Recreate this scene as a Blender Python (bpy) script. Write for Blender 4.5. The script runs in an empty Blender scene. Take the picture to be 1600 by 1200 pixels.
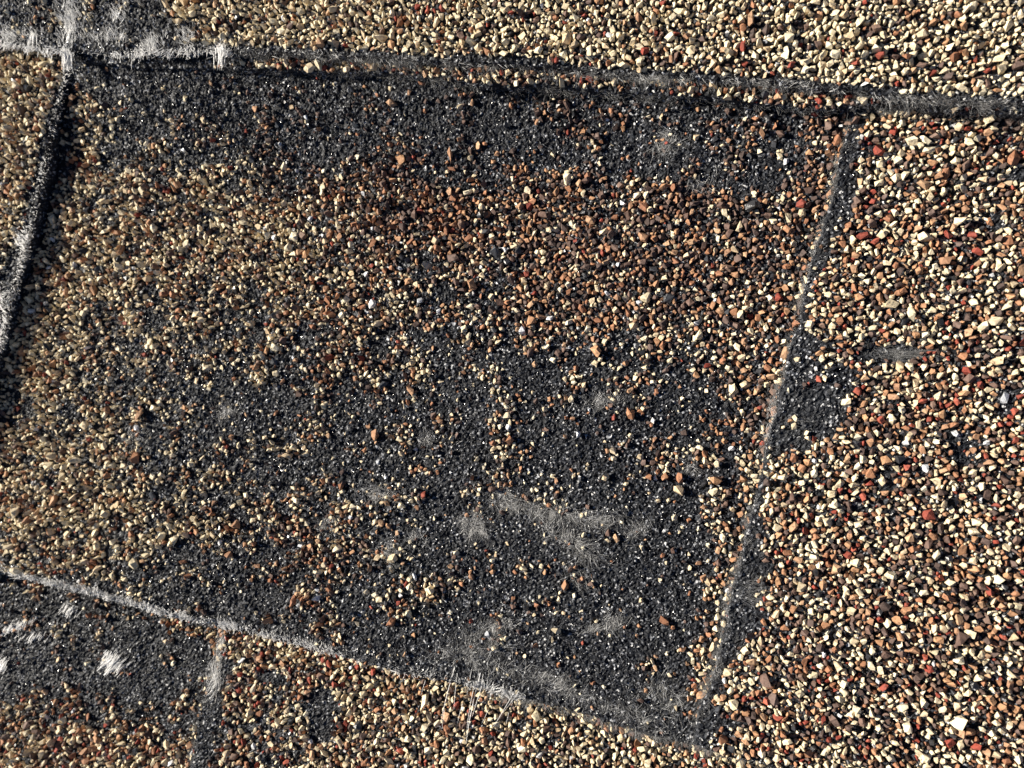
import bpy, bmesh, math, random
import numpy as np
from mathutils import Matrix, Vector

random.seed(7)
rng = np.random.default_rng(11)
sc = bpy.context.scene
MM = 0.001

# ------------------------------------------------------------------ camera
F = 1200.0                       # focal length in pixels of a 1600 px wide picture
NX, NY = 1090.0, 640.0           # the pixel straight below the camera
CAM_H = 0.120
up_c = np.array([-(NX - 800) / F, (NY - 600) / F, 1.0]); up_c /= np.linalg.norm(up_c)
xa = np.array([1.0, 0, 0]); xa -= up_c * xa.dot(up_c); xa /= np.linalg.norm(xa)
ya = np.cross(up_c, xa)
R = np.array([xa, ya, up_c])     # camera vector -> world vector
cam_d = bpy.data.cameras.new('camera')
cam = bpy.data.objects.new('camera', cam_d)
sc.collection.objects.link(cam)
M = Matrix.Identity(4)
for i in range(3):
    for j in range(3):
        M[i][j] = R[i][j]
M[2][3] = CAM_H
cam.matrix_world = M
cam_d.sensor_width = 36.0
cam_d.lens = F / 1600 * 36
cam_d.clip_start = 0.002
cam_d.clip_end = 50
cam_d.dof.use_dof = True
cam_d.dof.focus_distance = 0.117
cam_d.dof.aperture_fstop = 30.0
sc.camera = cam

# ------------------------------------------------------------------ sky, sun, exposure
SUN_EL, SUN_AZ = 28.0, 167.0     # direction the light comes from: degrees counter-clockwise from +X
w = bpy.data.worlds.new('World'); sc.world = w; w.use_nodes = True
nt = w.node_tree; nt.nodes.clear()
sky = nt.nodes.new('ShaderNodeTexSky'); sky.sky_type = 'NISHITA'; sky.sun_disc = False
sky.sun_elevation = math.radians(SUN_EL); sky.sun_rotation = math.radians(90 - SUN_AZ)
sky.air_density = 0.35; sky.dust_density = 0.1; sky.altitude = 600
bg = nt.nodes.new('ShaderNodeBackground'); bg.inputs[1].default_value = 0.05
wo = nt.nodes.new('ShaderNodeOutputWorld')
nt.links.new(sky.outputs[0], bg.inputs[0]); nt.links.new(bg.outputs[0], wo.inputs[0])
sd = bpy.data.lights.new('sun', 'SUN'); sd.energy = 5.0; sd.angle = math.radians(0.5); sd.color = (1.0, 0.92, 0.79)
sun = bpy.data.objects.new('sun', sd); sc.collection.objects.link(sun)
e, a = math.radians(SUN_EL), math.radians(SUN_AZ)
sv = Vector((math.cos(e) * math.cos(a), math.cos(e) * math.sin(a), math.sin(e)))
sun.rotation_euler = sv.to_track_quat('Z', 'Y').to_euler()
sun.location = (-0.3, 0.1, 0.3)
sc.cycles.diffuse_bounces = 4
sc.view_settings.view_transform = 'Standard'; sc.view_settings.look = 'None'
sc.view_settings.exposure = 1.16; sc.view_settings.gamma = 1.0

# ------------------------------------------------------------------ pixel <-> roof plane
def W(px, py, z):
    """pixel of the 1600x1200 photograph -> millimetres on the plane z (millimetres)"""
    px = np.asarray(px, float); py = np.asarray(py, float)
    c = np.stack([(px - 800) / F, -(py - 600) / F, -np.ones_like(px)], -1)
    d = c @ R.T
    t = (z * MM - CAM_H) / d[..., 2]
    return d[..., 0] * t / MM, d[..., 1] * t / MM

def PX(X, Y, Z):
    p = np.stack([np.asarray(X) * MM, np.asarray(Y) * MM, np.asarray(Z) * MM - CAM_H], -1)
    c = p @ R
    dep = -c[..., 2]
    return 800 + F * c[..., 0] / dep, 600 - F * c[..., 1] / dep, dep

# ------------------------------------------------------------------ noise
_tab = rng.random((256, 256))
LIFTX = W([110, 300, 420], [100, 100, 100], 0.0)[0]
def vnoise(x, y, s, seed=0):
    x = np.asarray(x) / s + 37.1 * seed + 100.0; y = np.asarray(y) / s + 71.7 * seed + 100.0
    xi = np.floor(x).astype(int); yi = np.floor(y).astype(int)
    fx = x - xi; fy = y - yi
    fx = fx * fx * (3 - 2 * fx); fy = fy * fy * (3 - 2 * fy)
    g = lambda i, j: _tab[i % 256, j % 256]
    return (g(xi, yi) * (1 - fx) * (1 - fy) + g(xi + 1, yi) * fx * (1 - fy)
            + g(xi, yi + 1) * (1 - fx) * fy + g(xi + 1, yi + 1) * fx * fy) * 2 - 1

def H(X, Y, seed):
    lift = 0.0
    if seed == 51:                # the worn shingle swells up where the upper one presses over it
        d = e_back(X) - Y
        lift = np.interp(X, LIFTX, [3.5, 3.3, 2.0]) * np.clip(1 - d / 18.0, 0, 1) ** 1.5
    return lift + 0.40 * vnoise(X, Y, 24, seed) + 0.22 * vnoise(X, Y, 9, seed + 5) + 0.13 * vnoise(X, Y, 3.2, seed + 9)

# ------------------------------------------------------------------ edges, from the photograph
L1 = [(-170, 56), (0, 66), (60, 74), (110, 80), (200, 84), (300, 76), (350, 78), (400, 80), (500, 84), (600, 90), (700, 96), (800, 98),
      (900, 109), (1000, 116), (1100, 121), (1200, 126), (1300, 138), (1400, 149), (1500, 156), (1600, 161), (1780, 172)]
L3 = [(-170, 40), (60, 56), (100, 84), (130, 96), (200, 104), (300, 103), (400, 107), (500, 110), (600, 114), (700, 124), (800, 134), (900, 140),
      (1000, 148), (1100, 155), (1200, 160), (1260, 166), (1330, 165), (1400, 166), (1500, 172), (1600, 176), (1780, 188)]
LS = [(135, -40), (125, 30), (110, 88), (100, 118), (92, 150), (80, 187), (72, 230), (60, 282), (50, 330), (37, 382), (22, 437), (10, 475), (2, 517),
      (-20, 600), (-60, 760), (-100, 900), (-140, 1060)]
RS = [(1372, 20), (1350, 120), (1335, 180), (1320, 225), (1310, 262), (1305, 300), (1292, 350), (1274, 410), (1259, 450), (1249, 507), (1237, 550),
      (1229, 590), (1216, 615), (1212, 645), (1205, 672), (1199, 705), (1189, 760), (1175, 812), (1167, 850), (1158, 880), (1150, 905), (1142, 937),
      (1132, 982), (1125, 1020), (1119, 1050), (1102, 1095), (1093, 1135), (1086, 1190), (1075, 1260)]
BL = [(-170, 852), (0, 888), (37, 900), (100, 915), (150, 927), (200, 940), (250, 957), (312, 970), (387, 987), (450, 1003), (512, 1017), (575, 1036),
      (625, 1047), (700, 1062), (775, 1080), (800, 1088), (875, 1106), (950, 1130), (1025, 1150), (1087, 1164), (1150, 1180), (1200, 1194), (1300, 1222),
      (1500, 1280), (1800, 1370)]
BS = [(362, 900), (352, 960), (347, 995), (345, 1025), (333, 1062), (318, 1105), (306, 1150), (298, 1195), (288, 1250), (270, 1350)]
T = 2.0
Z_TOP, Z_BACK, Z_TOOTH, Z_MID, Z_LOW, Z_BASE = 6.2, 4.1, 2.1, 0.0, -2.1, -4.2
Z_LEFT = 3.1

def edge_y(pts, z, seed, amp=1.0):
    p = np.array(pts, float); X, Y = W(p[:, 0], p[:, 1], z)
    o = np.argsort(X); X, Y = X[o], Y[o]
    return lambda x: np.interp(x, X, Y) + amp * (0.38 * vnoise(x, 0 * x, 4.5, seed) + 0.24 * vnoise(x, 0 * x, 1.4, seed + 1) + 0.12 * vnoise(x, 0 * x, .5, seed + 2))
def edge_x(pts, z, seed, amp=1.0):
    p = np.array(pts, float); X, Y = W(p[:, 0], p[:, 1], z)
    o = np.argsort(Y); X, Y = X[o], Y[o]
    return lambda y: np.interp(y, Y, X) + amp * (0.38 * vnoise(y, 0 * y, 4.5, seed) + 0.24 * vnoise(y, 0 * y, 1.4, seed + 1) + 0.12 * vnoise(y, 0 * y, .5, seed + 2))

e_top = edge_y(L1, Z_TOP, 1)
e_back = edge_y(L3, Z_BACK, 4, 1.3)
e_left = edge_x(LS, Z_LEFT, 7)
e_right = edge_x(RS, Z_TOOTH, 10, .8)
e_bot = edge_y(BL, Z_MID, 13)
e_botR = edge_y(BL, Z_TOOTH, 13)
e_seam = edge_x(BS, Z_LOW, 16)

# ------------------------------------------------------------------ materials
def new_mat(name):
    m = bpy.data.materials.new(name); m.use_nodes = True
    n = m.node_tree.nodes; b = n['Principled BSDF']
    return m, m.node_tree, b
def N(t, kind, **kw):
    n = t.nodes.new(kind)
    for k, v in kw.items(): setattr(n, k, v)
    return n
def ramp(t, stops):
    r = N(t, 'ShaderNodeValToRGB'); el = r.color_ramp.elements
    while len(el) < len(stops): el.new(0.5)
    for s, (p, c) in zip(el, stops): s.position = p; s.color = (*c, 1)
    return r
def link(t, a, b): t.links.new(a, b)

def granule_mat(name, cols, rough=0.75, spec=0.3):
    """cols: colours of this kind of ceramic granule; one stone takes one of them"""
    m, t, b = new_mat(name)
    geo = N(t, 'ShaderNodeNewGeometry'); oi = N(t, 'ShaderNodeObjectInfo')
    ad = N(t, 'ShaderNodeMath', operation='ADD'); fr = N(t, 'ShaderNodeMath', operation='FRACT')
    link(t, geo.outputs['Random Per Island'], ad.inputs[0]); link(t, oi.outputs['Random'], ad.inputs[1]); link(t, ad.outputs[0], fr.inputs[0])
    k = len(cols)
    rp = ramp(t, [(i / max(1, k - 1), c) for i, c in enumerate(cols)]); link(t, fr.outputs[0], rp.inputs[0])
    nz = N(t, 'ShaderNodeTexNoise'); nz.inputs['Scale'].default_value = 2600; nz.inputs['Detail'].default_value = 3
    link(t, geo.outputs['Position'], nz.inputs['Vector'])
    sp = ramp(t, [(0.30, (.35, .33, .30)), (0.44, (.86, .85, .84)), (0.75, (1.08, 1.06, 1.03))]); link(t, nz.outputs[0], sp.inputs[0])
    mx = N(t, 'ShaderNodeMix', data_type='RGBA', blend_type='MULTIPLY'); mx.inputs[0].default_value = 1
    link(t, rp.outputs[0], mx.inputs[6]); link(t, sp.outputs[0], mx.inputs[7]); link(t, mx.outputs[2], b.inputs['Base Color'])
    b.inputs['Roughness'].default_value = rough
    b.inputs['Specular IOR Level'].default_value = spec
    bp = N(t, 'ShaderNodeBump'); bp.inputs['Strength'].default_value = .7; bp.inputs['Distance'].default_value = 0.00012
    link(t, nz.outputs[0], bp.inputs['Height']); link(t, bp.outputs[0], b.inputs['Normal'])
    return m
KINDS = ['cream', 'tan', 'brown', 'red', 'black', 'white']
GM = {
    'cream': granule_mat('cream_granule', [(.70, .60, .41), (.76, .67, .48), (.60, .46, .30), (.82, .75, .57), (.68, .56, .38), (.74, .65, .46)]),
    'tan': granule_mat('tan_granule', [(.40, .20, .11), (.28, .13, .075), (.47, .27, .15), (.32, .18, .11), (.52, .34, .21)]),
    'brown': granule_mat('brown_granule', [(.10, .065, .055), (.16, .10, .08), (.07, .05, .045), (.13, .09, .08), (.20, .13, .10)]),
    'red': granule_mat('red_granule', [(.30, .06, .04), (.21, .05, .035), (.38, .10, .065)]),
    'black': granule_mat('black_granule', [(.022, .023, .026), (.035, .035, .04), (.06, .065, .075)], .35, .6),
    'white': granule_mat('white_granule', [(.72, .75, .80), (.60, .63, .68), (.80, .80, .80)], .3, .6)}

def asphalt(name):
    m, t, b = new_mat(name)
    geo = N(t, 'ShaderNodeNewGeometry')
    vo = N(t, 'ShaderNodeTexVoronoi'); vo.inputs['Scale'].default_value = 3300
    link(t, geo.outputs['Position'], vo.inputs['Vector'])
    sx = N(t, 'ShaderNodeSeparateColor'); link(t, vo.outputs['Color'], sx.inputs[0])
    rp = ramp(t, [(0, (.005, .0055, .008)), (.55, (.011, .0125, .017)), (.84, (.023, .027, .036)), (.92, (.09, .095, .11)), (.965, (.34, .355, .39)), (1, (.6, .6, .6))])  # the palest cells are glints of the grit painted into the colour
    link(t, sx.outputs[0], rp.inputs[0])
    # worn spots where grey dust has settled
    n2 = N(t, 'ShaderNodeTexNoise'); n2.inputs['Scale'].default_value = 110; n2.inputs['Detail'].default_value = 5
    link(t, geo.outputs['Position'], n2.inputs['Vector'])
    r2 = ramp(t, [(.42, (0, 0, 0)), (.75, (.55, .55, .55))]); link(t, n2.outputs[0], r2.inputs[0])
    mx = N(t, 'ShaderNodeMix', data_type='RGBA'); link(t, r2.outputs[0], mx.inputs[0]); link(t, rp.outputs[0], mx.inputs[6]); mx.inputs[7].default_value = (.026, .028, .032, 1)
    link(t, mx.outputs[2], b.inputs['Base Color'])
    b.inputs['Roughness'].default_value = .55; b.inputs['Specular IOR Level'].default_value = .2
    nz = N(t, 'ShaderNodeTexNoise'); nz.inputs['Scale'].default_value = 5200; nz.inputs['Detail'].default_value = 2
    link(t, geo.outputs['Position'], nz.inputs['Vector'])
    bp = N(t, 'ShaderNodeBump'); bp.inputs['Strength'].default_value = 1; bp.inputs['Distance'].default_value = .0001
    link(t, nz.outputs[0], bp.inputs['Height']); link(t, bp.outputs[0], b.inputs['Normal'])
    return m
ASPH = asphalt('gritty_asphalt')
GRIT = granule_mat('asphalt_grit', [(.30, .31, .34), (.01, .01, .013), (.02, .02, .024), (.03, .03, .035), (.015, .015, .018), (.06, .062, .07), (.02, .02, .024), (.14, .145, .16), (.03, .03, .034), (.42, .43, .46)], .2, .7)  # pale tones among the dark ones paint sparkle into some grains
def fibre_mat(name, c):
    m, t, b = new_mat(name)
    b.inputs['Base Color'].default_value = (*c, 1); b.inputs['Roughness'].default_value = .25; b.inputs['Specular IOR Level'].default_value = 1.0
    tr = N(t, 'ShaderNodeBsdfTranslucent'); tr.inputs['Color'].default_value = (*c, 1)      # glass fibres pass light on
    ms = N(t, 'ShaderNodeMixShader'); ms.inputs[0].default_value = .5
    out = t.nodes['Material Output']
    link(t, b.outputs[0], ms.inputs[1]); link(t, tr.outputs[0], ms.inputs[2]); link(t, ms.outputs[0], out.inputs['Surface'])
    return m
FW = fibre_mat('clean_glass_fibre', (1.0, 1.0, 1.0))
FG = fibre_mat('dusty_glass_fibre', (.42, .42, .42))

# ------------------------------------------------------------------ object helpers
def mesh_np(name, V, Fa, mats, midx=None, smooth=False):
    """V metres (n,3); Fa (m,k) all faces with k corners"""
    me = bpy.data.meshes.new(name)
    V = np.ascontiguousarray(V, np.float32); Fa = np.ascontiguousarray(Fa, np.int32)
    k = Fa.shape[1]
    me.vertices.add(len(V)); me.vertices.foreach_set('co', V.ravel())
    me.loops.add(Fa.size); me.loops.foreach_set('vertex_index', Fa.ravel())
    me.polygons.add(len(Fa)); me.polygons.foreach_set('loop_start', np.arange(0, Fa.size, k, dtype=np.int32))
    for m in mats: me.materials.append(m)
    if midx is not None: me.polygons.foreach_set('material_index', np.ascontiguousarray(midx, np.int32))
    me.polygons.foreach_set('use_smooth', np.full(len(Fa), smooth))
    me.update(calc_edges=True); me.validate()
    return me
def obj(name, me, parent=None):
    o = bpy.data.objects.new(name, me); sc.collection.objects.link(o)
    if parent is not None:
        o.parent = parent
        if me is not None: o.matrix_parent_inverse = Matrix.Translation(-parent.location)
    return o
def thing(name, label, cat, at, group=None):
    o = bpy.data.objects.new(name, None); sc.collection.objects.link(o)
    o.empty_display_size = .01; o.location = at
    o['label'] = label; o['category'] = cat
    if group: o['group'] = group
    return o

# ------------------------------------------------------------------ the asphalt sheet of one shingle
PITCH = 0.28
def sheet(z0, seed, xr, yr, left=None, right=None, bottom=None, top=None, pitch=PITCH, t=T, rough=.10):
    """a grid that follows its cut edges, with a torn edge face and a strip of underside"""
    nx = int((xr[1] - xr[0]) / pitch); ny = int((yr[1] - yr[0]) / pitch)
    cx = np.linspace(xr[0], xr[1], nx); wx = np.zeros(nx)
    cy = np.linspace(yr[0], yr[1], ny); wy = np.zeros(ny)
    nw = 7
    def wall(c, wv, side):
        ww = np.linspace(0, 1, nw + 1)[1:]
        out = .12 * np.sin(ww * math.pi) 
        if side == 'lo':
            return (np.concatenate([[c[0] + 9], c[0] - out[::-1] * 1.0, c]), np.concatenate([[1.0], ww[::-1], wv]))
        return (np.concatenate([c, c[-1] + out, [c[-1] - 9]]), np.concatenate([wv, ww, [1.0]]))
    if left: cx, wx = wall(cx, wx, 'lo')
    if right: cx, wx = wall(cx, wx, 'hi')
    if bottom: cy, wy = wall(cy, wy, 'lo')
    if top: cy, wy = wall(cy, wy, 'hi')
    DX, DY = np.meshgrid(cx, cy); WX, WY = np.meshgrid(wx, wy)
    X, Y = DX.copy(), DY.copy()
    for _ in range(4):
        if left: X = left(Y) + DX - xr[0]
        elif right: X = right(Y) + DX - xr[1]
        if bottom: Y = bottom(X) + DY - yr[0]
        elif top: Y = top(X) + DY - yr[1]
    Wd = np.maximum(WX, WY)
    j = .36 * pitch
    inner = Wd == 0
    X = X + rng.uniform(-j, j, X.shape) * inner; Y = Y + rng.uniform(-j, j, X.shape) * inner
    r = rng.random(X.shape)
    Z = z0 + H(X, Y, seed) + rough * (r ** 2 * 3.2 - .6) + .16 * vnoise(X, Y, .62, seed + 3)
    # edges curl down a touch and the cut face is rough and delaminating
    X = X + (Wd > 0) * rng.normal(0, .10, X.shape); Y = Y + (Wd > 0) * rng.normal(0, .10, X.shape)
    Z = Z - Wd * t - (Wd > 0) * rng.normal(0, .05, X.shape)
    V = np.stack([X, Y, Z], -1).reshape(-1, 3) * MM
    n1, n2 = X.shape
    idx = np.arange(n1 * n2).reshape(n1, n2)
    Fq = np.stack([idx[:-1, :-1], idx[:-1, 1:], idx[1:, 1:], idx[1:, :-1]], -1).reshape(-1, 4)
    return V, Fq

# ------------------------------------------------------------------ stones
def hull_stone(n, el):
    pts = []
    while len(pts) < n:
        v = Vector((random.gauss(0, 1), random.gauss(0, 1), random.gauss(0, 1))).normalized()
        if all((v - q).length > .5 for q in pts): pts.append(v)
    bm = bmesh.new()
    for v in pts:
        k = random.uniform(.80, 1.18)
        bm.verts.new((v.x * el[0] * k, v.y * el[1] * k, v.z * el[2] * k))
    bmesh.ops.convex_hull(bm, input=bm.verts)
    bmesh.ops.triangulate(bm, faces=bm.faces)
    bmesh.ops.delete(bm, geom=[v for v in bm.verts if not v.link_faces], context='VERTS')
    bmesh.ops.recalc_face_normals(bm, faces=bm.faces)
    bm.verts.ensure_lookup_table(); bm.verts.index_update()
    V = np.array([v.co[:] for v in bm.verts]); Fa = np.array([[v.index for v in f.verts] for f in bm.faces])
    bm.free()
    return V, Fa
STONES = [hull_stone(random.choice([8, 9, 9, 10, 11, 12]), (1.0 * random.uniform(1, 1.28), random.uniform(.68, .98), random.uniform(.72, 1.1))) for _ in range(30)]
CHIPS = [hull_stone(6, (1.1, .8, .7)) for _ in range(12)]

def rots(n, tilt):
    """random spin about z and a limited tilt"""
    a_ = rng.uniform(0, 2 * math.pi, n); b_ = rng.normal(0, tilt, n); c_ = rng.normal(0, tilt, n)
    ca, sa, cb, sb, cc, s_ = np.cos(a_), np.sin(a_), np.cos(b_), np.sin(b_), np.cos(c_), np.sin(c_)
    o, z = np.ones(n), np.zeros(n)
    Rz = np.stack([ca, -sa, z, sa, ca, z, z, z, o], -1).reshape(n, 3, 3)
    Rx = np.stack([o, z, z, z, cb, -sb, z, sb, cb], -1).reshape(n, 3, 3)
    Ry = np.stack([cc, z, s_, z, o, z, -s_, z, cc], -1).reshape(n, 3, 3)
    return Rx @ Ry @ Rz

def merged(name, lib, P, r, Rm, var, kind, mats):
    Vs, Fs, Ms, off = [], [], [], 0
    for v in range(len(lib)):
        s = np.where(var == v)[0]
        if not len(s): continue
        V, Fa = lib[v]
        VV = (np.einsum('nij,kj->nki', Rm[s], V) * r[s][:, None, None] + P[s][:, None, :])
        k = len(V)
        FF = Fa[None] + (np.arange(len(s)) * k)[:, None, None] + off
        Vs.append(VV.reshape(-1, 3)); Fs.append(FF.reshape(-1, 3)); Ms.append(np.repeat(kind[s], len(Fa))); off += k * len(s)
    return mesh_np(name, np.concatenate(Vs) * MM, np.concatenate(Fs), mats, np.concatenate(Ms))

_lib_cache = {}
def stone_mesh(v, k):
    if (v, k) not in _lib_cache:
        V, Fa = STONES[v]
        _lib_cache[(v, k)] = mesh_np('granule', V, Fa, [GM[KINDS[k]]])
    return _lib_cache[(v, k)]

# how much of each spot is still covered by granules, and with which mix (from the photograph)
COV = """
7743444433222222222222222222
7710200111101111121122344566
7772020022011031144344345656
7742133232123130102111224555
7767355454355444321211311555
7777655765777677776677666888
7888887766577667788878888888
8888777766665466677788888788
7887435557643356666776788888
8874233344423234434465777788
7765443333543233221123556688
5665321111221222311131235566
6545231312122212211012336666
6666432211112122001121356666
7777555333333121110001255566
6666666553232100000001115666
4555512224544132210001236666
3222111123323422221011257777
2222211112111001011000246666
2222211111000000000011254444
1111111111000000000000234444
1111111111000000000000134444
""".split()
COVA = np.array([[int(c) for c in r] for r in COV], float) / 9.0      # rows from y=50 in steps of 50, columns from x=0
def cov_mid(px, py):
    gx = np.clip((px - 25) / 50, 0, 26.999); gy = np.clip((py - 75) / 50, 0, 20.999)
    i, j = gx.astype(int), gy.astype(int); fx, fy = gx - i, gy - j
    A = COVA
    return A[j, i] * (1 - fx) * (1 - fy) + A[j, i + 1] * fx * (1 - fy) + A[j + 1, i] * (1 - fx) * fy + A[j + 1, i + 1] * fx * fy
PAL = """
ddddddddddddddbb
lllddbddddddddbb
lllldbbbbbbbbbbb
lllllbbbbbbbbbbb
lllllmmmbbbbbbbb
llllmmmmmmmmbbbb
lllllmmmmmbbbbbb
llllmmmmmmmmbbbb
llllbmmmmmmmbbbb
lllmmmmmmmmmbbbb
mmmmmmmmmmmmbbbb
mmmmmmmmmmmmbbbb
""".split()
MIX = {  # cream tan brown red black white
    'c': (.80, .09, .07, .025, .01, .005), 'l': (.69, .16, .09, .012, .043, .005), 'b': (.15, .36, .40, .015, .065, .01),
    'd': (.06, .16, .50, .01, .26, .01), 'm': (.42, .26, .19, .01, .10, .02), 'r': (.43, .28, .20, .06, .022, .008),
    'u': (.52, .21, .17, .06, .03, .01), 'x': (.32, .30, .24, .05, .07, .02)}
def blobs(px, py, L):
    m = np.zeros_like(px)
    for (bx, by, rx, ry, s) in L:
        m = np.maximum(m, s * np.clip(1.6 - ((px - bx) / rx) ** 2 - ((py - by) / ry) ** 2, 0, 1))
    return m

def scatter(inside, z0, seed, cov, pick, box, dens=1.0):
    """dart throwing, big stones first; inside(X,Y)->bool, cov(px,py)->0..1, pick(px,py)->mix letters"""
    x0, x1, y0, y1 = box
    area = (x1 - x0) * (y1 - y0)
    steps = [(.98, .005), (.80, .03), (.68, .10), (.58, .30), (.49, .75), (.41, 1.4), (.33, 2.0), (.25, 1.6)]
    cell = 1.1; grid = {}
    out = []
    for rr, d in steps:
        n = int(area * d * 1.7 * dens)
        X = rng.uniform(x0, x1, n); Y = rng.uniform(y0, y1, n)
        ok = inside(X, Y); X, Y = X[ok], Y[ok]
        px, py, dep = PX(X, Y, np.full(len(X), z0))
        c = cov(px, py)
        c = np.clip(c + .26 * vnoise(X, Y, 3.6, seed + 23) * (c < .97) * (c > .03), 0, 1.1)
        clump = .5 + .5 * (.6 * vnoise(X, Y, 2.6, seed + 20) + .55 * vnoise(X, Y, 1.1, seed + 21))
        rank = np.empty(len(X)); rank[np.argsort(clump)] = (np.arange(len(X)) + .5) / max(1, len(X))
        rw = .64 if seed == 51 else .76
        keep = (rank * rw + rng.random(len(X)) * (1 - rw)) < c * 1.04
        keep |= rng.random(len(X)) < (.14 if rr < .7 else .30) * c * (c < .8)
        if seed == 51 and rr < .6: keep |= rng.random(len(X)) < .010
        if rr > .6: keep &= rng.random(len(X)) < np.clip(.12 + c * 1.3, 0, 1)
        ofs = (px < -90) | (px > 1690) | (py < -90) | (py > 1290)
        keep &= ~ofs | (rr > .4)
        X, Y = X[keep], Y[keep]
        r = rr * rng.uniform(.88, 1.12, len(X)) * (1 + .06 * np.clip((650 - px[keep]) / 550, 0, 1))      # coarser granules at this end
        for x, y, q in zip(X.tolist(), Y.tolist(), r.tolist()):
            gx, gy = int(x // cell), int(y // cell); hit = False
            for i in (-1, 0, 1):
                for k in (-1, 0, 1):
                    for (u, v, s) in grid.get((gx + i, gy + k), ()):
                        if (u - x) ** 2 + (v - y) ** 2 < ((s + q) * .66) ** 2: hit = True; break
                    if hit: break
                if hit: break
            if not hit:
                grid.setdefault((gx, gy), []).append((x, y, q)); out.append((x, y, q))
    A = np.array(out)
    return A

def granules(root, z0, seed, A, pick, keep_ind=300, sink=.30, extra=None):
    X, Y, r = A[:, 0], A[:, 1], A[:, 2]
    n = len(X)
    Z = z0 + H(X, Y, seed) + r * rng.uniform(sink - .05, sink + .35, n)
    px, py, dep = PX(X, Y, Z)
    letters = pick(px + rng.normal(0, 35, n), py + rng.normal(0, 30, n))
    u = rng.random(n); kind = np.zeros(n, int)
    for l in set(letters.tolist()):
        s = letters == l
        kind[s] = np.minimum(np.searchsorted(np.cumsum(MIX[l]), u[s]), 5)
    var = rng.integers(0, len(STONES), n)
    Rm = rots(n, .6)
    d = np.hypot(px - NX, py - NY)              # many stand on end in the left and upper parts
    stand = rng.random(n) < np.clip((d - 280) / 700, 0, .5)
    Up = np.array([[0, 0, -1.0], [0, 1, 0], [1, 0, 0]])
    Rm = np.where(stand[:, None, None], rots(n, .38) @ Up[None] * np.array([1.38, .92, .92])[None, None], Rm)
    if extra is not None:                       # stones put down one by one: (px, py, r, kind)
        eX, eY = W(extra[:, 0], extra[:, 1], z0)
        d = np.min(np.hypot(X[:, None] - eX[None], Y[:, None] - eY[None]) - extra[None, :, 2], axis=1)
        s = d > r * .8
        X, Y, Z, r, kind, var, Rm, px, py, dep = X[s], Y[s], Z[s], r[s], kind[s], var[s], Rm[s], px[s], py[s], dep[s]
    Z = Z + r * .5 * (rng.random(len(Z)) < .22)          # some ride up on their neighbours
    P = np.stack([X, Y, Z], -1)
    size = r / dep
    size[(px < 6) | (px > 1594) | (py < 6) | (py > 1194)] = 0
    order = np.argsort(-size)
    big = order[:keep_ind]; big = big[size[big] > 0]; rest = np.setdiff1d(np.arange(len(X)), big)
    inv = Matrix.Translation(-root.location)
    for i in big.tolist():
        o = bpy.data.objects.new('granule', stone_mesh(int(var[i]), int(kind[i])))
        sc.collection.objects.link(o); o.parent = root; o.matrix_parent_inverse = inv
        m = Matrix([list(Rm[i][k] * r[i] * MM) + [P[i][k] * MM] for k in range(3)] + [[0, 0, 0, 1]])
        o.matrix_basis = m
    o = obj('small_granules', merged('small_granules', STONES, P[rest], r[rest], Rm[rest], var[rest], kind[rest], [GM[k] for k in KINDS]), root)
    o['kind'] = 'stuff'
    return len(X)

def grit(root, inside, z0, seed, box, cov, per_mm2):
    x0, x1, y0, y1 = box
    n = int((x1 - x0) * (y1 - y0) * per_mm2)
    X = rng.uniform(x0, x1, n); Y = rng.uniform(y0, y1, n); ok = inside(X, Y); X, Y = X[ok], Y[ok]
    px, py, d = PX(X, Y, np.full(len(X), z0))
    k = (rng.random(len(X)) > cov(px, py) * .9) & (px > -60) & (px < 1660) & (py > -60) & (py < 1260)
    X, Y = X[k], Y[k]; n = len(X)
    if n == 0: return
    r = rng.uniform(.08, .21, n)
    P = np.stack([X, Y, z0 + H(X, Y, seed) + .10 + r * .3], -1)
    o = obj('asphalt_grit', merged('asphalt_grit', CHIPS, P, r, rots(n, 1.0), rng.integers(0, len(CHIPS), n), np.zeros(n, int), [GRIT]), root)
    o['kind'] = 'stuff'

# ------------------------------------------------------------------ glass fibres
def fibre_verts(P, D, L, rad, bend):
    """P base (n,3) mm, D unit direction (n,3), L length, bend (n,3) sideways droop at the tip"""
    n = len(P); ns = 4
    s = np.linspace(0, 1, ns)
    C = P[:, None] + D[:, None] * (L[:, None] * s)[..., None] + bend[:, None] * (s ** 2)[None, :, None]
    a1 = np.cross(D, np.array([.3, .5, .81])); a1 /= np.linalg.norm(a1, axis=1)[:, None]; a2 = np.cross(D, a1)
    ang = np.array([0, 2.094, 4.189])
    ring = a1[:, None] * np.cos(ang)[None, :, None] + a2[:, None] * np.sin(ang)[None, :, None]     # n,3,3
    tp = np.array([1, 1, .85, .35])
    V = C[:, :, None, :] + ring[:, None] * (rad[:, None] * tp)[..., None, None]
    V = V.reshape(n, -1, 3)
    f = []
    for k in range(ns - 1):
        for q in range(3):
            a_, b_ = k * 3 + q, k * 3 + (q + 1) % 3
            f.append((a_, b_, b_ + 3, a_ + 3))
    Fq = np.array(f)[None] + (np.arange(n) * ns * 3)[:, None, None]
    return V.reshape(-1, 3) * MM, Fq.reshape(-1, 4)
def unit(v): return v / np.linalg.norm(v, axis=1)[:, None]
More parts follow.
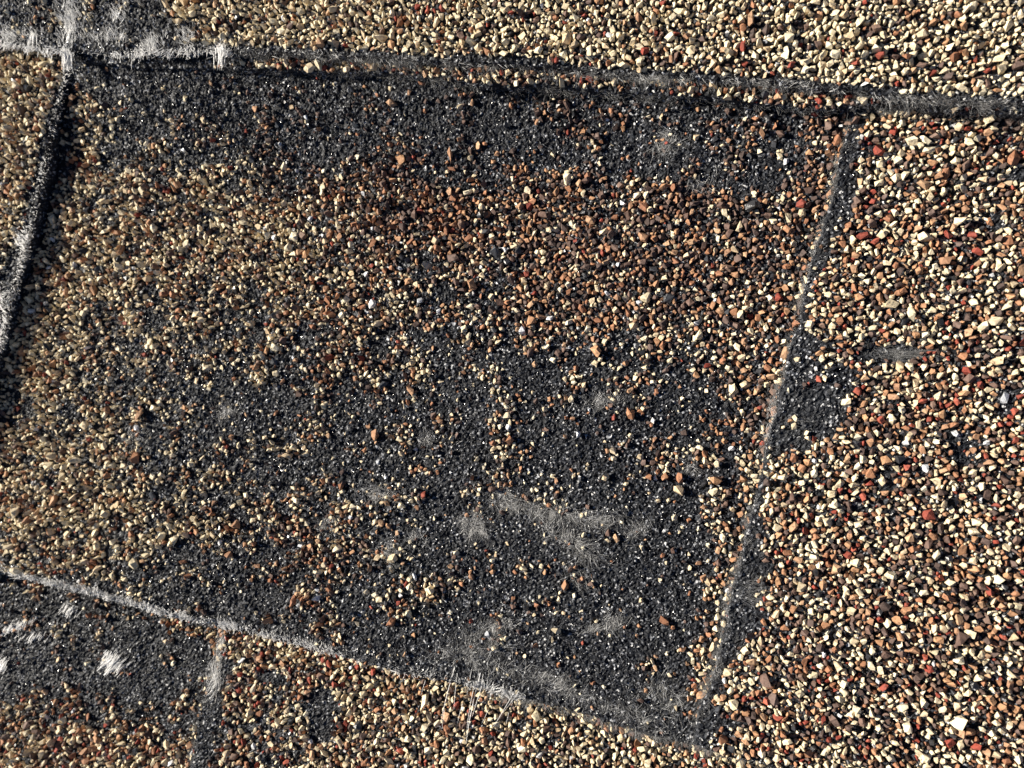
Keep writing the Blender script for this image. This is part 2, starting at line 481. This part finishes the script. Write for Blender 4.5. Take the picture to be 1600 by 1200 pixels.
def fuzz(root, name, P, dirm, spread, Lr, rr, mat, bend=.35):
    n = len(P)
    # neighbours lean the same way, as wisps do
    wv = np.stack([vnoise(P[:, 0], P[:, 1], 1.3, 200 + k) for k in range(3)], -1) * 1.5
    D = unit(np.array(dirm)[None] + (rng.normal(0, .55, (n, 3)) + wv) * np.array(spread)[None])
    L = rng.uniform(Lr[0], Lr[1], n) * rng.uniform(.6, 1.1, n); rad = rng.uniform(rr[0], rr[1], n)
    V, Fq = fibre_verts(P, D, L, rad, rng.normal(0, bend, (n, 3)) * L[:, None] * .5)
    o = obj(name, mesh_np(name, V, Fq, [mat], smooth=True), root); o['kind'] = 'stuff'
    return o
def along(pts, z, n, a, b, jit=3.0, zj=.5, dens=None):
    """n points spread along the pixel polyline between x (or y) shares a..b"""
    p = np.array(pts, float); seg = np.hypot(*np.diff(p, axis=0).T); cum = np.concatenate([[0], np.cumsum(seg)])
    s = rng.uniform(a, b, n)
    if dens is not None:
        s = np.array([q for q in s if rng.random() < dens(q)])
    pr = np.clip(.68 + 1.0 * vnoise(s, 0 * s, 34, 300 + int(z * 7)) + .5 * vnoise(s, 0 * s, 9, 301), .25, 1)
    s = np.concatenate([s, s])[rng.random(2 * len(s)) < np.concatenate([pr, pr]) * .9]
    px = np.interp(s, cum, p[:, 0]) + rng.normal(0, jit, len(s)); py = np.interp(s, cum, p[:, 1]) + rng.normal(0, jit, len(s))
    X, Y = W(px, py, z)
    return np.stack([X, Y, z + rng.uniform(-zj, .15, len(s))], -1)
def arc(pts, px=None, py=None):
    p = np.array(pts, float); seg = np.hypot(*np.diff(p, axis=0).T); cum = np.concatenate([[0], np.cumsum(seg)])
    if px is not None: return float(np.interp(px, p[:, 0], cum))
    return float(np.interp(py, p[:, 1], cum))
def spot(cx, cy, rx, ry, n, z, seed, rot=0.0):
    u = rng.normal(0, .5, n); v = rng.normal(0, .5, n); c, s = math.cos(rot), math.sin(rot)
    X, Y = W(cx + u * rx * c - v * ry * s, cy + u * rx * s + v * ry * c, z)
    return np.stack([X, Y, z + H(X, Y, seed) + rng.uniform(.12, .32, n)], -1)

GROUP = 'asphalt roof shingles lapped over one another'
def at(px, py, z):
    X, Y = W(px, py, z); return Vector((float(X) * MM, float(Y) * MM, z * MM))
pal_arr = np.array([list(r) for r in PAL])
def pick_mid(px, py):
    return pal_arr[np.clip((py // 100).astype(int), 0, 11), np.clip((px // 100).astype(int), 0, 15)]

# ================================================================== setting
def deck():
    m, t, b = new_mat('roof_underlay')
    b.inputs['Base Color'].default_value = (.03, .03, .033, 1); b.inputs['Roughness'].default_value = .8
    nz = N(t, 'ShaderNodeTexNoise'); nz.inputs['Scale'].default_value = 900
    bp = N(t, 'ShaderNodeBump'); bp.inputs['Distance'].default_value = .0003
    link(t, nz.outputs[0], bp.inputs['Height']); link(t, bp.outputs[0], b.inputs['Normal'])
    bm = bmesh.new(); bmesh.ops.create_grid(bm, x_segments=30, y_segments=30, size=.6)
    for v in bm.verts: v.co.z = -.0078 + random.uniform(-.0003, .0003)
    me = bpy.data.meshes.new('roof'); bm.to_mesh(me); bm.free(); me.materials.append(m)
    o = obj('roof', me); o['kind'] = 'structure'
deck()

XL, _ = W(-150, 600, 0); XR, _ = W(1740, 600, 0); XL, XR = float(XL), float(XR)
_, YT = W(1230, -130, 0); _, YB = W(1230, 1330, 0); YT, YB = float(YT), float(YB)

# ================================================================== lower course, left shingle (the bottom layer)
s1 = thing('asphalt_shingle', 'dark worn asphalt shingle in the lower left corner with a round frayed white patch', 'shingle', at(150, 1080, Z_BASE), GROUP)
xb1 = float(W(420, 1100, Z_BASE)[0]); yb1 = float(W(100, 880, Z_BASE)[1])
YB1 = float(W(0, 1310, Z_BASE)[1]) - 4
V, Fq = sheet(Z_BASE, 31, (XL - 8, xb1), (YB1 - 2, yb1 + 6))
obj('asphalt_mat', mesh_np('asphalt_mat', V, Fq, [ASPH]), s1)
def in1(X, Y): return (X < e_seam(Y) + .3) & (Y < e_bot(X) + 1.5)
def cov1(px, py):
    base = np.clip((py - 1060 + (px - 150) * -.10) / 130, 0.04, .82)
    near = np.interp(px, BLx, BLy)
    c = np.maximum(base, .45 * np.exp(-((py - near - 14) / 14) ** 2) * ((px > 150) | (px < 70)))
    return c
BLx = np.array(BL)[:, 0]; BLy = np.array(BL)[:, 1]
box1 = (XL - 5, xb1, YB1, yb1 + 2)
pk_u = lambda px, py: np.where(py > 1140, 'u', 'x')
A = scatter(in1, Z_BASE, 31, cov1, None, box1); granules(s1, Z_BASE, 31, A, pk_u)
grit(s1, in1, Z_BASE, 31, box1, cov1, 3.0)

# ================================================================== lower course, centre shingle
s2 = thing('asphalt_shingle', 'cream and red speckled shingle along the bottom centre, lapped over the dark corner shingle', 'shingle', at(750, 1160, Z_LOW), GROUP)
yb2 = float(W(600, 960, Z_LOW)[1]); xs2 = float(W(330, 1100, Z_LOW)[0])
YB2 = float(W(300, 1300, Z_LOW)[1]) - 3
V, Fq = sheet(Z_LOW, 41, (xs2, XR + 2), (YB2 - 2, yb2), left=e_seam)
obj('asphalt_mat', mesh_np('asphalt_mat', V, Fq, [ASPH]), s2)
def in2(X, Y): return (X > e_seam(Y) + .25) & (Y < e_bot(X) + 1.2)
def cov2(px, py):
    sx = np.interp(py, np.array(BS)[:, 1], np.array(BS)[:, 0])
    c = 1.02 - np.clip(1.25 - (px - sx) / 38, 0, 1) * (.9 - .45 * (py < 1020))
    c = c - .35 * np.clip((560 - px) / 100, 0, 1) * np.clip((py - 1010) / 60, 0, 1)
    return np.clip(c - blobs(px, py, [(505, 1115, 26, 42, .8), (425, 1075, 26, 26, .4), (440, 1165, 50, 32, .25), (820, 1130, 16, 10, .6), (560, 1190, 30, 12, .3)]), 0, 1.05)
box2 = (xs2 - 2, XR, YB2, yb2 + 1)
A = scatter(in2, Z_LOW, 41, cov2, None, box2)
granules(s2, Z_LOW, 41, A, lambda px, py: np.where(px < 720, 'u', np.where(rng.random(len(px)) < .5, 'c', 'u')))
grit(s2, in2, Z_LOW, 41, box2, cov2, 2.5)

# ================================================================== middle course, the worn shingle
s3 = thing('asphalt_shingle', 'large worn middle shingle, its lower half bared to black gritty asphalt', 'shingle', at(680, 600, Z_MID), GROUP)
V, Fq = sheet(Z_MID, 51, (XL - 6, float(W(1400, 600, 0)[0])), (float(W(600, 1040, 0)[1]), float(W(600, 40, 0)[1])+ 36), bottom=e_bot, rough=.11)
# the rows follow the lower edge; what would stick out above the upper shingle is cut away
keep = V[Fq[:, 0], 1] / MM < float(W(60, 0, 0)[1])
obj('asphalt_mat', mesh_np('asphalt_mat', V, Fq[keep], [ASPH]), s3)
def in3(X, Y): return (X > e_left(Y) - .6) & (X < e_right(Y) + .2) & (Y > e_bot(X) + .35) & (Y < e_back(X) + 3.5)
box3 = (XL, float(W(1360, 600, 0)[0]), float(W(600, 1230, 0)[1]), float(W(60, 30, 0)[1]))
SX = np.array(RS)
def cov3(px, py):
    c = cov_mid(px, py)
    c = c * np.interp(px, [0, 330, 480], [.84, .84, 1])
    dl_ = px - np.interp(py, np.array(LS)[:, 1], np.array(LS)[:, 0])
    c = c * np.where(py < 560, np.clip(.06 + (dl_ - np.interp(py, [80, 300, 520], [34, 26, 14])) / 12, .06, 1), 1)  # granules left out here to blacken the left shingle's cast shadow
    d = np.interp(py, SX[:, 1], SX[:, 0]) - px           # a heaped band against the right hand shingle
    c = np.maximum(c, np.where((py > 560) & (py < 1120), .78 * np.clip(1.35 - d / 45, 0, 1), 0))
    return c
K = {k: i for i, k in enumerate(KINDS)}
A = scatter(in3, Z_MID, 51, cov3, None, box3)
# granules that stand alone on the bare asphalt: top-level stones that lie loose on it
loose = [(985, 645, .98, 'tan', 'rounded orange granule standing alone on bare black asphalt right of centre'),
         (585, 680, .95, 'tan', 'upright orange granule casting a long shadow on the bare asphalt left of centre'),
         (870, 985, .92, 'cream', 'three cornered cream granule alone on black asphalt low in the middle'),
         (883, 916, .88, 'tan', 'flat tan granule lying above the three cornered cream one'),
         (1061, 765, .98, 'cream', 'cream granule touching an orange one on bare asphalt left of the right hand seam'),
         (1063, 748, .85, 'tan', 'orange granule touching a cream one on bare asphalt left of the right hand seam'),
         (1038, 970, .85, 'tan', 'squarish orange granule on bare asphalt near the lower right of the worn shingle'),
         (613, 972, .88, 'tan', 'orange granule with another close above it near the lower edge of the worn shingle'),
         (614, 872, 1.0, 'cream', 'blocky cream granule beside a pale fibre patch on the lower part of the worn shingle'),
         (628, 793, .85, 'cream', 'cream granule just under the wispy fibre patch below the centre'),
         (213, 880, 1.05, 'cream', 'pointed cream granule casting a shadow on bare asphalt at lower left'),
         (1003, 858, .6, 'cream', 'small pale half round granule on bare asphalt right of the fibre wisps'),
         (963, 841, .70, 'tan', 'small tan granule with a long shadow right of the fibre wisps'),
         (731, 299, .78, 'cream', 'bright cream granule in the brown speckled upper part of the worn shingle'),
         (617, 166, .95, 'tan', 'flat tan granule on dark asphalt under the upper shingle'),
         (945, 744, .80, 'cream', 'small cream granule alone on the black asphalt above the long fibre wisps')]
ex = np.array([(a_, b_, c_, 0) for a_, b_, c_, d_, l_ in loose])
granules(s3, Z_MID, 51, A, pick_mid, extra=ex)
grit(s3, in3, Z_MID, 51, box3, cov3, 5.5)
for px_, py_, r_, k_, lab in loose:
    X, Y = W(px_, py_, .4); X = float(X); Y = float(Y)
    v = random.randrange(len(STONES))
    o = bpy.data.objects.new('loose_granule', stone_mesh(v, K[k_])); sc.collection.objects.link(o)
    Rm = rots(1, .3)[0]
    zz = Z_MID + float(H(X, Y, 51)) + r_ * .62
    o.matrix_world = Matrix([list(Rm[k] * r_ * MM) + [(X, Y, zz)[k] * MM] for k in range(3)] + [[0, 0, 0, 1]])
    o['label'] = lab; o['category'] = 'granule'; o['group'] = 'granules lying loose on the bare asphalt'

# ================================================================== middle course, right shingle
s4 = thing('asphalt_shingle', 'right hand shingle thickly covered in cream, tan, brown and red granules', 'shingle', at(1400, 650, Z_TOOTH), GROUP)
xr4 = float(W(1200, 700, Z_TOOTH)[0])
V, Fq = sheet(Z_TOOTH, 61, (xr4, XR + 22), (float(W(1200, 1194, 0)[1]), float(W(1200, 60, 0)[1]) + 20), left=e_right, bottom=e_botR)
keep = (V[Fq[:, 0], 1] / MM < float(W(1200, 60, 0)[1])) & (V[Fq[:, 0], 0] / MM < XR + 2)
obj('asphalt_mat', mesh_np('asphalt_mat', V, Fq[keep], [ASPH]), s4)
def in4(X, Y): return (X > e_right(Y) + .3) & (Y > e_botR(X) + .3) & (Y < e_back(X) + 2.5)
def cov4(px, py):
    sx = np.interp(py, SX[:, 1], SX[:, 0]); d = px - sx
    wid = np.interp(py, [150, 200, 300, 400, 440, 480, 510, 550, 600, 690, 720, 760, 860, 900, 1000, 1050, 1070, 1200], [28, 32, 34, 28, 7, 9, 16, 38, 108, 100, 10, 5, 32, 62, 68, 22, 14, 32])
    c = 1.06 - 1.0 * np.clip(1.35 - d / wid, 0, 1)
    c = c - blobs(px, py, [(1385, 552, 52, 14, .9), (1290, 535, 55, 20, .45), (1350, 590, 50, 18, .40), (1290, 640, 36, 40, .6), (1505, 705, 26, 30, .65), (1460, 650, 18, 26, .3),
                           (1548, 345, 20, 15, .8), (1435, 405, 14, 10, .5), (1570, 215, 14, 14, .5), (1590, 270, 20, 12, .6), (1300, 985, 26, 12, .55), (1395, 740, 14, 16, .3),
                           (1140, 1130, 34, 20, .5), (1240, 1190, 30, 12, .7), (1245, 830, 24, 12, .5), (1345, 790, 14, 10, .5), (1560, 1060, 14, 14, .5), (1480, 640, 12, 22, .4),
                           (1385, 1025, 22, 8, .45), (1420, 1010, 10, 16, .3)])
    return np.clip(c, 0, 1.06)
box4 = (xr4 - 22, XR, float(W(1200, 1330, 0)[1]), float(W(1200, 100, 0)[1]) + 6)
ex4 = np.array([(1568, 622, 1.0, 0), (1378, 750, 1.15, 0)])
A = scatter(in4, Z_TOOTH, 61, cov4, None, box4); granules(s4, Z_TOOTH, 61, A, lambda px, py: np.full(len(px), 'r'), extra=ex4)
grit(s4, in4, Z_TOOTH, 61, box4, cov4, 2.2)
def put(root, px_, py_, r_, k_, z0, seed):
    X, Y = W(px_, py_, z0 + .4); X = float(X); Y = float(Y)
    o = bpy.data.objects.new('granule', stone_mesh(random.randrange(len(STONES)), K[k_])); sc.collection.objects.link(o)
    Rm = rots(1, .3)[0]; zz = z0 + float(H(X, Y, seed)) + r_ * .5
    o.parent = root; o.matrix_parent_inverse = Matrix.Translation(-root.location)
    o.matrix_basis = Matrix([list(Rm[k] * r_ * MM) + [(X, Y, zz)[k] * MM] for k in range(3)] + [[0, 0, 0, 1]])
put(s4, 1568, 622, .9, 'white', Z_TOOTH - .3, 61); put(s4, 1378, 750, .85, 'cream', Z_TOOTH - .3, 61)

# ================================================================== middle course, left shingle
s5 = thing('asphalt_shingle', 'raised shingle at the left edge, its frayed cut side throwing a black shadow', 'shingle', at(40, 250, Z_LEFT), GROUP)
V, Fq = sheet(Z_LEFT, 71, (XL - 30, float(W(60, 300, Z_LEFT)[0])), (float(W(0, 900, Z_LEFT)[1]), float(W(0, 30, Z_LEFT)[1])), right=e_left, t=3.1)
keep = V[Fq[:, 0], 0] / MM > XL - 6
obj('asphalt_mat', mesh_np('asphalt_mat', V, Fq[keep], [ASPH]), s5)
def in5(X, Y): return (X < e_left(Y) - .3) & (Y < e_top(X) + 2.0)
def cov5(px, py):
    d = np.interp(py, np.array(LS)[:, 1], np.array(LS)[:, 0]) - px
    return np.clip(.98 - np.clip(1.3 - d / np.interp(py, [80, 200, 330, 450], [5, 7, 20, 28]), 0, 1), 0, 1)
box5 = (XL - 4, float(W(120, 90, Z_LEFT)[0]), float(W(0, 760, Z_LEFT)[1]), float(W(0, 60, Z_LEFT)[1]))
A = scatter(in5, Z_LEFT, 71, cov5, None, box5); granules(s5, Z_LEFT, 71, A, lambda px, py: np.full(len(px), 'l'))
grit(s5, in5, Z_LEFT, 71, box5, cov5, 2.2)

# ================================================================== upper course
s6 = thing('asphalt_shingle', 'upper shingle crossing the top with dense cream granules and a dark two ply front edge', 'shingle', at(900, 50, Z_TOP), GROUP)
yt6 = float(W(1230, -130, Z_TOP)[1]) + 4
y06 = float(W(800, 98, Z_TOP)[1])
V, Fq = sheet(Z_TOP, 81, (XL - 14, XR + 2), (y06, y06 + 30), bottom=e_top)
obj('asphalt_mat', mesh_np('asphalt_mat', V, Fq, [ASPH]), s6)
V, Fq = sheet(Z_BACK, 91, (XL - 14, XR + 2), (float(W(800, 134, Z_BACK)[1]), float(W(800, 134, Z_BACK)[1]) + 14), bottom=e_back)
obj('backing_ply', mesh_np('backing_ply', V, Fq, [ASPH]), s6)
def in6(X, Y): return (Y > e_top(X) + .35)
def cov6(px, py):
    ey = np.interp(px, np.array(L1)[:, 0], np.array(L1)[:, 1])
    c = 1.06 - 1.2 * np.clip(1.5 - (ey - py) / 8.5, 0, 1)
    return np.clip(c * np.clip((px - 235 - .6 * py) / 60, .03, 1), 0, 1.06)
box6 = (XL - 8, XR, y06 - 17, y06 + 24)
A = scatter(in6, Z_TOP, 81, cov6, None, box6); granules(s6, Z_TOP, 81, A, lambda px, py: np.where((px < 330) & (rng.random(len(px)) < .5), 'l', 'c'))
grit(s6, in6, Z_TOP, 81, box6, cov6, 2.5)
def in7(X, Y): return (Y > e_back(X) + .2) & (Y < e_top(X) + .5) 
def cov7(px, py): return np.clip(.74 + .25 * np.sin(px / 61.0) + .1 * np.sin(px / 23.0), .1, .9) * np.where(px < 220, .5, 1)
box7 = (XL, XR, y06 - 20, y06 + 6)
A = scatter(in7, Z_BACK, 91, cov7, None, box7)
g7 = granules(s6, Z_BACK, 91, A, lambda px, py: np.full(len(px), 'r'), keep_ind=0)
s6.children[-1].name = 'backing_granules'

# ================================================================== frayed glass fibres
Z3 = np.array([0, 0, 1.0])
# lower edge of the worn shingle: bright short fuzz at left, long upright hairs further right
a0, a1, a2, a3 = arc(BL, px=-60), arc(BL, px=330), arc(BL, px=820), arc(BL, px=1260)
fuzz(s3, 'white_fuzz', along(BL, Z_MID + .3, 3600, a0, a1, 2.6, .5), (.6, .4, .8), (.22, .22, .25), (.6, 1.9), (.04, .08), FW, .12)
fuzz(s3, 'edge_fuzz', along(BL, Z_MID, 2400, a1, a2, 3, 1.0), (.25, .6, .7), (.3, .35, .3), (.5, 1.7), (.03, .055), FW, .15)
fuzz(s3, 'dusty_fuzz', along(BL, Z_MID, 2600, a2 - 60, a3, 4, 1.2), (.1, -.3, .15), (.7, .6, .2), (.5, 1.8), (.009, .018), FG)
# single hairs standing out of the edge, each its own part
for (ax, ay, bx, by, rd) in [(717, 1172, 752, 1050, .085), (682, 1128, 712, 1042, .07), (722, 1150, 742, 1070, .05), (770, 1140, 803, 1082, .06), (786, 1118, 812, 1078, .05),
                             (656, 1086, 666, 1062, .045), (700, 1066, 712, 1040, .05), (706, 1110, 716, 1050, .05), (736, 1122, 757, 1060, .06), (730, 1086, 738, 1044, .045),
                             (748, 1092, 756, 1052, .045), (764, 1098, 772, 1064, .05), (628, 1064, 642, 1034, .05), (634, 1050, 650, 1030, .04), (672, 1060, 679, 1042, .045),
                             (612, 1058, 622, 1046, .04), (579, 1032, 581, 1020, .04), (533, 1024, 539, 1004, .05), (522, 1016, 530, 1002, .04), (541, 1028, 546, 1018, .04),
                             (427, 992, 436, 980, .04), (437, 992, 443, 984, .035), (712, 1132, 724, 1098, .045), (688, 1142, 696, 1108, .04), (752, 1134, 764, 1108, .04),
                             (895, 1108, 905, 1096, .035), (893, 1112, 898, 1092, .03), (790, 1134, 796, 1112, .04)]:
    za = -.45 if ay > 1075 else -.2
    X, Y = W([ax, bx], [ay, by], 0.0)
    P0 = np.array([[X[0], Y[0], za]]); P1 = np.array([[X[1], Y[1], .45]])
    L = np.linalg.norm(P1 - P0)
    V, Fq = fibre_verts(P1, (P0 - P1) / L, np.array([L]), np.array([rd * .78]), rng.normal(0, .035 * L, (1, 3)))
    obj('fibre', mesh_np('fibre', V, Fq, [FW], smooth=True), s3)
# seam of the two lower shingles
b0, b1 = arc(BS, py=985), arc(BS, py=1260)
fuzz(s2, 'seam_fuzz', along(BS, Z_LOW, 1500, b0, b1, 5, 1.0), (.3, .6, .2), (.4, .5, .2), (.6, 2.0), (.009, .017), FG)
fuzz(s2, 'white_fuzz', np.concatenate([spot(335, 1062, 12, 34, 240, Z_LOW, 41, .2), spot(345, 1012, 8, 20, 60, Z_LOW, 41)]), (.35, .9, .3), (.2, .3, .2), (.8, 2.4), (.01, .02), FW)
# right hand seam
c0, c1 = arc(RS, py=150), arc(RS, py=1180)
fuzz(s4, 'seam_fuzz', along(RS, Z_TOOTH, 5200, c0, c1, 5.5, 1.2), (-.2, .2, .2), (.5, .7, .25), (.4, 1.5), (.009, .016), FG)
fuzz(s4, 'pale_fuzz', np.concatenate([along(RS, Z_TOOTH, 130, arc(RS, py=380), arc(RS, py=460), 5, .8), along(RS, Z_TOOTH, 160, arc(RS, py=630), arc(RS, py=690), 5, .8),
     along(RS, Z_TOOTH, 90, arc(RS, py=740), arc(RS, py=1000), 3, .8)]), (-.3, .2, .2), (.5, .6, .25), (.4, 1.2), (.009, .015), FW)
fuzz(s4, 'fibre_wisps', np.concatenate([spot(1405, 553, 44, 9, 260, Z_TOOTH, 61), spot(1175, 925, 22, 24, 160, Z_TOOTH, 61), spot(1240, 660, 16, 14, 30, Z_TOOTH, 61)]), (.8, -.1, .05), (.6, .4, .08), (.8, 2.6), (.009, .015), FG)
# left shingle, cut side
d0, d1 = arc(LS, py=80), arc(LS, py=640)
def dl(s):
    y = np.interp(s, np.concatenate([[0], np.cumsum(np.hypot(*np.diff(np.array(LS, float), axis=0).T))]), np.array(LS)[:, 1])
    return float(np.interp(y, [80, 110, 150, 190, 240, 270, 300, 330, 390, 430, 480, 640], [.9, .5, .35, .4, .12, .6, .05, .6, 1, .5, .7, .2]))
fuzz(s5, 'white_fuzz', along(LS, Z_LEFT + .1, 1900, d0, d1, 2.0, 1.2, dl), (.7, -.2, .45), (.2, .22, .2), (.5, 1.5), (.04, .075), FW, .12)
fuzz(s5, 'dusty_fuzz', along(LS, Z_LEFT, 300, d0, d1, 3, 1.0), (.4, .3, .1), (.6, .6, .2), (.4, 1.0), (.01, .018), FG)
fuzz(s5, 'frayed_patch', np.concatenate([spot(30, 372, 15, 18, 170, Z_LEFT, 71), spot(4, 470, 8, 26, 110, Z_LEFT, 71)]), (.8, -.3, .4), (.2, .2, .2), (.6, 1.7), (.045, .08), FW, .1)
# upper shingle front edge
g0, g1, g2 = arc(L1, px=-60), arc(L1, px=360), arc(L1, px=1700)
fuzz(s6, 'white_fuzz', along(L1, Z_TOP + .2, 800, g0, g1, 3.0, .9), (.3, -.7, .4), (.5, .35, .3), (.5, 1.7), (.025, .055), FW, .2)
fuzz(s6, 'edge_fuzz', along(L1, Z_TOP, 3800, g1, g2, 4, 1.8), (.1, -.4, .1), (.7, .45, .25), (.5, 2.0), (.009, .016), FG)
fuzz(s6, 'pale_fuzz', along(L1, Z_TOP, 330, g1, g2, 4, 1.2), (.3, -.4, .3), (.6, .4, .2), (.5, 1.7), (.014, .030), FW, .2)
fuzz(s6, 'backing_fuzz', along(L3, Z_BACK, 2200, g1, g2, 4, 1.5), (.1, -.3, .1), (.8, .35, .2), (.5, 1.6), (.008, .014), FG)
fuzz(s6, 'frayed_patch', np.concatenate([spot(112, 38, 16, 40, 330, Z_TOP, 81, .15), spot(190, 28, 12, 22, 80, Z_TOP, 81, .5), spot(235, 76, 24, 12, 150, Z_TOP, 81, -.5), spot(175, 62, 40, 9, 110, Z_TOP, 81),
      spot(20, 58, 46, 8, 230, Z_TOP, 81), spot(345, 72, 24, 12, 110, Z_TOP, 81), spot(295, 60, 16, 16, 80, Z_TOP, 81)]), (-.3, .8, .12), (.55, .5, .10), (.6, 2.4), (.016, .042), FW, .25)
# two stiff tufts of bundled fibres hanging over the edge
for (tx, ty, n_) in ((104, 92, 90), (346, 88, 45), (52, 66, 40)):
    X, Y = W(np.full(n_, tx) + rng.normal(0, 3.2, n_), np.full(n_, ty - 12) + rng.normal(0, 3, n_), Z_TOP)
    P = np.stack([X, Y, Z_TOP + rng.uniform(-.3, .3, n_)], -1)
    fuzz(s6, 'fibre_tuft', P, (-.12, -1, -.15), (.08, .1, .12), (2.2, 3.4), (.035, .07), FW, .08)
# bare patches in the worn shingle where the glass mat shows
sp = []
for (cx, cy, rx, ry, n_, ro) in [(598, 772, 34, 10, 190, .1), (740, 820, 20, 18, 260, 0), (510, 822, 18, 12, 120, 0), (604, 864, 22, 12, 110, 0), (650, 843, 16, 8, 50, 0),
        (800, 792, 44, 8, 150, .3), (870, 800, 70, 14, 230, .15), (880, 840, 70, 12, 170, .5), (940, 815, 40, 14, 130, 0), (905, 858, 26, 14, 110, .6), (1000, 830, 24, 8, 90, -.5),
        (945, 628, 34, 8, 90, -.1), (958, 968, 20, 10, 90, 0), (1080, 727, 12, 8, 50, 0), (760, 985, 50, 16, 140, -.3), (730, 1020, 80, 16, 200, -.1), (800, 1050, 100, 14, 220, .25),
        (880, 1075, 60, 14, 160, .3), (665, 684, 10, 8, 40, 0), (355, 645, 20, 10, 90, 0), (215, 680, 16, 12, 70, 0), (900, 900, 26, 12, 60, 0), (1042, 227, 22, 18, 150, 0),
        (1100, 290, 30, 10, 50, 0), (1040, 1090, 50, 24, 150, .3), (925, 985, 16, 7, 40, 0), (785, 770, 16, 10, 80, .4), (780, 975, 30, 8, 60, -.5), (990, 1120, 60, 16, 150, .3)]:
    sp.append(spot(cx, cy, rx, ry, int(n_ * 1.5), Z_MID, 51, ro))
P = np.concatenate(sp)
fuzz(s3, 'exposed_glass_mat', P, (.3, .1, .04), (.9, .9, .05), (.8, 3.0), (.007, .013), FG, .3)
fuzz(s3, 'exposed_glass_mat', P[rng.random(len(P)) < .38], (.3, .3, .12), (.9, .9, .08), (.6, 2.4), (.009, .017), FW, .2)
# bare frayed spots on the corner shingle
P = np.concatenate([spot(174, 1040, 15, 15, 230, Z_BASE, 31), spot(28, 983, 22, 5, 90, Z_BASE, 31, -.3), spot(2, 1042, 8, 10, 80, Z_BASE, 31), spot(105, 958, 16, 8, 30, Z_BASE, 31), spot(60, 1000, 30, 6, 30, Z_BASE, 31)])
fuzz(s1, 'frayed_patch', P, (.7, .7, .25), (.10, .10, .1), (1.0, 3.0), (.04, .08), FW, .06)
